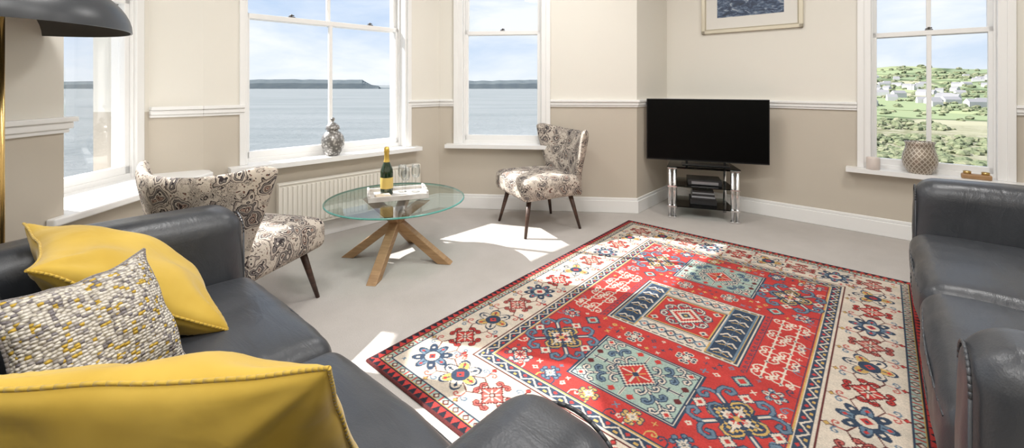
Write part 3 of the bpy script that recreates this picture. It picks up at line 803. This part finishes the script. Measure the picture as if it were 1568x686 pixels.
# ------------------------------------------------------------------ outdoors
m=mat('sea_water',rough=.9,spec=0.0); t=NT(m)
n=t.noise(t.coord((.006,.030,1)),.6,7,.75); n2=t.noise(t.coord((.25,.6,1)),.5,4,.7)
t.base(t.ramp(n.outputs[0],[(.3,(.18,.20,.205)),(.7,(.25,.265,.268))])); t.bump(n2.outputs[0],.8,2.0)
bm=bmesh.new(); S=40000
vs=[bm.verts.new(v) for v in ((-S,-S,-28),(S,-S,-28),(S,S,-28),(-S,S,-28))]; bm.faces.new(vs); obj('sea',bm,m)
def headland():
    bm=bmesh.new(); na=260; prev=None
    for k in range(na+1):
        az=math.radians(-62+74*k/na); deg=math.degrees(az)
        r=3200; h=42+9*noise.noise(Vector((deg*.12,0,0)))+5*noise.noise(Vector((deg*.9,3,0)))
        f=1.0
        g=(deg+16.3); f*=min(1,max(0.04,(abs(g)-.5)/2.5))
        if deg>-16: h*=.80
        if deg<-40: h*=max(.7,1-(-40-deg)*.03)
        if deg>4: f*=max(0,(12-deg)/8)
        h=h*f*math.cos(az)*1.25
        dx,dy=math.sin(az),math.cos(az)
        ring=[bm.verts.new((dx*rr/ math.cos(az)*1.0,dy*rr/math.cos(az),z)) for rr,z in ((r,-28.5),(r+40,-28+ (h+28)*.55*(1 if f>.1 else f)),(r+160,-28+(h+28)*.92*f),(r+500,-28+(h+28)*f),(r+1500,-28.5))]
        if prev:
            for a,b,c,d in zip(prev,prev[1:],ring[1:],ring): bm.faces.new([a,b,c,d])
        prev=ring
    m=mat('headland_heath_hazed',rough=.95,spec=.0); t=NT(m); n=t.noise(t.coord((.02,.02,.06)),1.0,6,.7)
    t.base(t.ramp(n.outputs[0],[(.3,(.095,.115,.13)),(.6,(.13,.15,.155)),(.75,(.165,.175,.17))]))  # distance haze is mixed into these heath colours
    obj('headland',bm,m)
headland()
def terr(az,r):
    lr=math.log(r); ks=[(25,-140),(60,-112),(110,-72),(160,-52),(260,-32),(420,-10),(600,6),(850,22),(1300,20),(2000,6)]
    off=ks[-1][1]
    for (r0,o0),(r1,o1) in zip(ks,ks[1:]):
        if r<=r1:
            f=(lr-math.log(r0))/(math.log(r1)-math.log(r0)); f=max(0,f); off=o0+(o1-o0)*f; break
    x=math.sin(az)*r; y=math.cos(az)*r
    z=1.2+r*.72*off/655
    z+=noise.noise(Vector((x/130,y/130,0)))*r*.012+noise.noise(Vector((x/30,y/30,2)))*min(r,300)*.006
    deg=math.degrees(az); fade=min(1,max(0,(deg-26)/7)); return x,y,-30+(z+30)*fade
bm=bmesh.new(); g=[]
for i in range(101):
    az=math.radians(26+56*i/100); g.append([bm.verts.new(terr(az,25*(2000/25)**(j/110))) for j in range(111)])
for i in range(100):
    for j in range(110):
        f=bm.faces.new([g[i][j],g[i+1][j],g[i+1][j+1],g[i][j+1]]); f.smooth=True
m=mat('hillside_fields_hazed',rough=.95,spec=.0); t=NT(m); c=t.coord((1,1,0))
n=t.noise(c,.035,6,.65,.6); v=t.vor(c,.016)
sp=t.n.new('ShaderNodeSeparateColor'); t.link(v.outputs['Color'],sp.inputs[0])
fld=t.ramp(sp.outputs[0],[(0,(.22,.26,.15)),(.3,(.27,.30,.17)),(.6,(.19,.23,.14)),(.8,(.31,.30,.21))],'CONSTANT')  # field greens paled, with aerial haze put into the colour
v2=t.vor(c,.016,'DISTANCE_TO_EDGE')
hd=t.ramp(v2.outputs[0],[(.03,(.45,.50,.47)),(.06,(1,1,1))])
scr=t.ramp(t.noise(c,.30,8,.85).outputs[0],[(.36,(.09,.10,.06)),(.47,(.18,.18,.11)),(.56,(.29,.275,.21)),(.66,(.16,.18,.10))])
gm=t.n.new('ShaderNodeVectorMath'); gm.operation='LENGTH'; t.link(c,gm.inputs[0])
ff=t.ramp(t.math('ADD',t.math('DIVIDE',gm.outputs['Value'],400),t.math('MULTIPLY',n.outputs[0],.3)),[(.42,(0,)*3),(.48,(1,)*3)])
t.base(t.mix(ff,scr,t.mix(1.0,fld,hd,'MULTIPLY')))
HILL=obj('hillside',bm,m)
bm=bmesh.new()
rr=random.Random(7)
for k in range(150):
    az=math.radians(rr.uniform(36,60)); r=rr.choice([rr.uniform(270,340),rr.uniform(340,640),rr.uniform(340,640)]); x,y,z=terr(az,r)
    w=rr.uniform(1.8,3.8); d=rr.uniform(1.8,2.7); h=rr.uniform(1.5,2.5); a=rr.uniform(-.5,.5)+az; ca,sa=math.cos(a),-math.sin(a)
    def L(px,py,pz): return bm.verts.new((x+px*ca-py*sa,y+px*sa+py*ca,z+pz))
    b=[L(-w,-d,-2),L(w,-d,-2),L(w,d,-2),L(-w,d,-2)]; tt=[L(-w,-d,h),L(w,-d,h),L(w,d,h),L(-w,d,h)]; rg=[L(-w,0,h+1.4),L(w,0,h+1.4)]
    for i in range(4): bm.faces.new([b[i],b[(i+1)%4],tt[(i+1)%4],tt[i]]).material_index=0
    bm.faces.new([tt[0],tt[1],rg[1],rg[0]]).material_index=1; bm.faces.new([tt[3],tt[2],rg[1],rg[0]]).material_index=1
    bm.faces.new([tt[0],tt[3],rg[0]]); bm.faces.new([tt[1],tt[2],rg[1]])
obj('village_houses',bm,[mat('white_render_hazed',(.46,.46,.45),.8),mat('slate_roof_hazed',(.22,.215,.22),.7)],HILL)  # wall and roof colours include painted distance haze
bm=bmesh.new()
for k in range(4200):
    az=math.radians(rr.uniform(36,60)); r=math.exp(rr.uniform(math.log(40),math.log(850))); x,y,z=terr(az,r)
    if 140<r<240 and rr.random()<.88: continue
    if noise.noise(Vector((x/22,y/22,7)))<-.05: continue
    R=(.22+r*.0034)*rr.uniform(.5,1.4)
    rings=[]
    for a,(rf,zf) in enumerate(((.75,-.3),(1.0,.35),(.8,.85),(.35,1.15))):
        rings.append([bm.verts.new((x+R*rf*math.cos(q*math.pi/3+a)*rr.uniform(.7,1.35),y+R*rf*math.sin(q*math.pi/3+a)*rr.uniform(.7,1.35),z+R*zf*.8)) for q in range(6)])
    for a,b in zip(rings,rings[1:]):
        for q in range(6): bm.faces.new([a[q],a[(q+1)%6],b[(q+1)%6],b[q]])
    bm.faces.new(rings[-1])
m=mat('hedge_foliage',rough=.95,spec=0); t=NT(m); n=t.noise(t.coord(),.35,6,.8); t.base(t.ramp(n.outputs[0],[(.38,(.10,.12,.075)),(.5,(.16,.18,.105)),(.62,(.25,.24,.165))]))
obj('hillside_hedges',bm,m,HILL)

# ------------------------------------------------------------------ world & light
w=bpy.data.worlds.new('sky'); sc.world=w; w.use_nodes=True; nt=w.node_tree; nt.nodes.clear()
out=nt.nodes.new('ShaderNodeOutputWorld'); bg=nt.nodes.new('ShaderNodeBackground'); nt.links.new(bg.outputs[0],out.inputs[0])
class WT(NT):
    def __init__(s,t): s.t=t; s.n=t.nodes; s.l=t.links
wt=WT(nt)
tcn=nt.nodes.new('ShaderNodeTexCoord'); sp=nt.nodes.new('ShaderNodeSeparateXYZ'); nt.links.new(tcn.outputs['Generated'],sp.inputs[0])
sky=wt.ramp(sp.outputs[2],[(0,(.61,.68,.75)),(.06,(.52,.62,.75)),(.25,(.38,.52,.74)),(.9,(.20,.36,.64))])
mp=nt.nodes.new('ShaderNodeMapping'); mp.inputs['Scale'].default_value=(1,1,3.2); nt.links.new(tcn.outputs['Generated'],mp.inputs[0])
n=wt.noise(mp.outputs[0],3.2,7,.55,.3)
cl=wt.ramp(n.outputs[0],[(.38,(0,)*3),(.64,(.85,)*3)])
nt.links.new(wt.mix(cl,sky,(.80,.82,.85)),bg.inputs[0]); bg.inputs[1].default_value=1.10

el=math.radians(41)
sd=Vector((.96*math.cos(el),-.28*math.cos(el),-math.sin(el))).normalized()
sun=bpy.data.lights.new('sun','SUN'); sun.energy=10.0; sun.angle=math.radians(.6); sun.color=(1,.97,.93)
so=bpy.data.objects.new('sun',sun); COL.objects.link(so); so.rotation_euler=sd.to_track_quat('-Z','Y').to_euler(); so.location=(-8,6,9)
for k,(x,y) in enumerate(((-.9,1.4),(.3,2.9),(.8,.7),(2.1,2.0),(-.3,.1))):  # added fill lights with disc housings, on the unseen ceiling, to brighten the room
    E=empty('added_fill_light' if k==0 else 'added_fill_light.%03d'%k,(x,y,CH))
    bm=bmesh.new(); lathe(bm,[(0,0),(.34,0),(.34,-.03),(.31,-.035),(.31,-.012),(0,-.012)],40); obj('added_fill_disc',bm,M_TRIM,E,smooth=True)
    l=bpy.data.lights.new('lamp','AREA'); l.shape='DISK'; l.size=.60; l.energy=20; l.color=(1,.985,.965)
    lo=bpy.data.objects.new('lamp',l); link(lo,E); lo.location=(0,0,-.04)
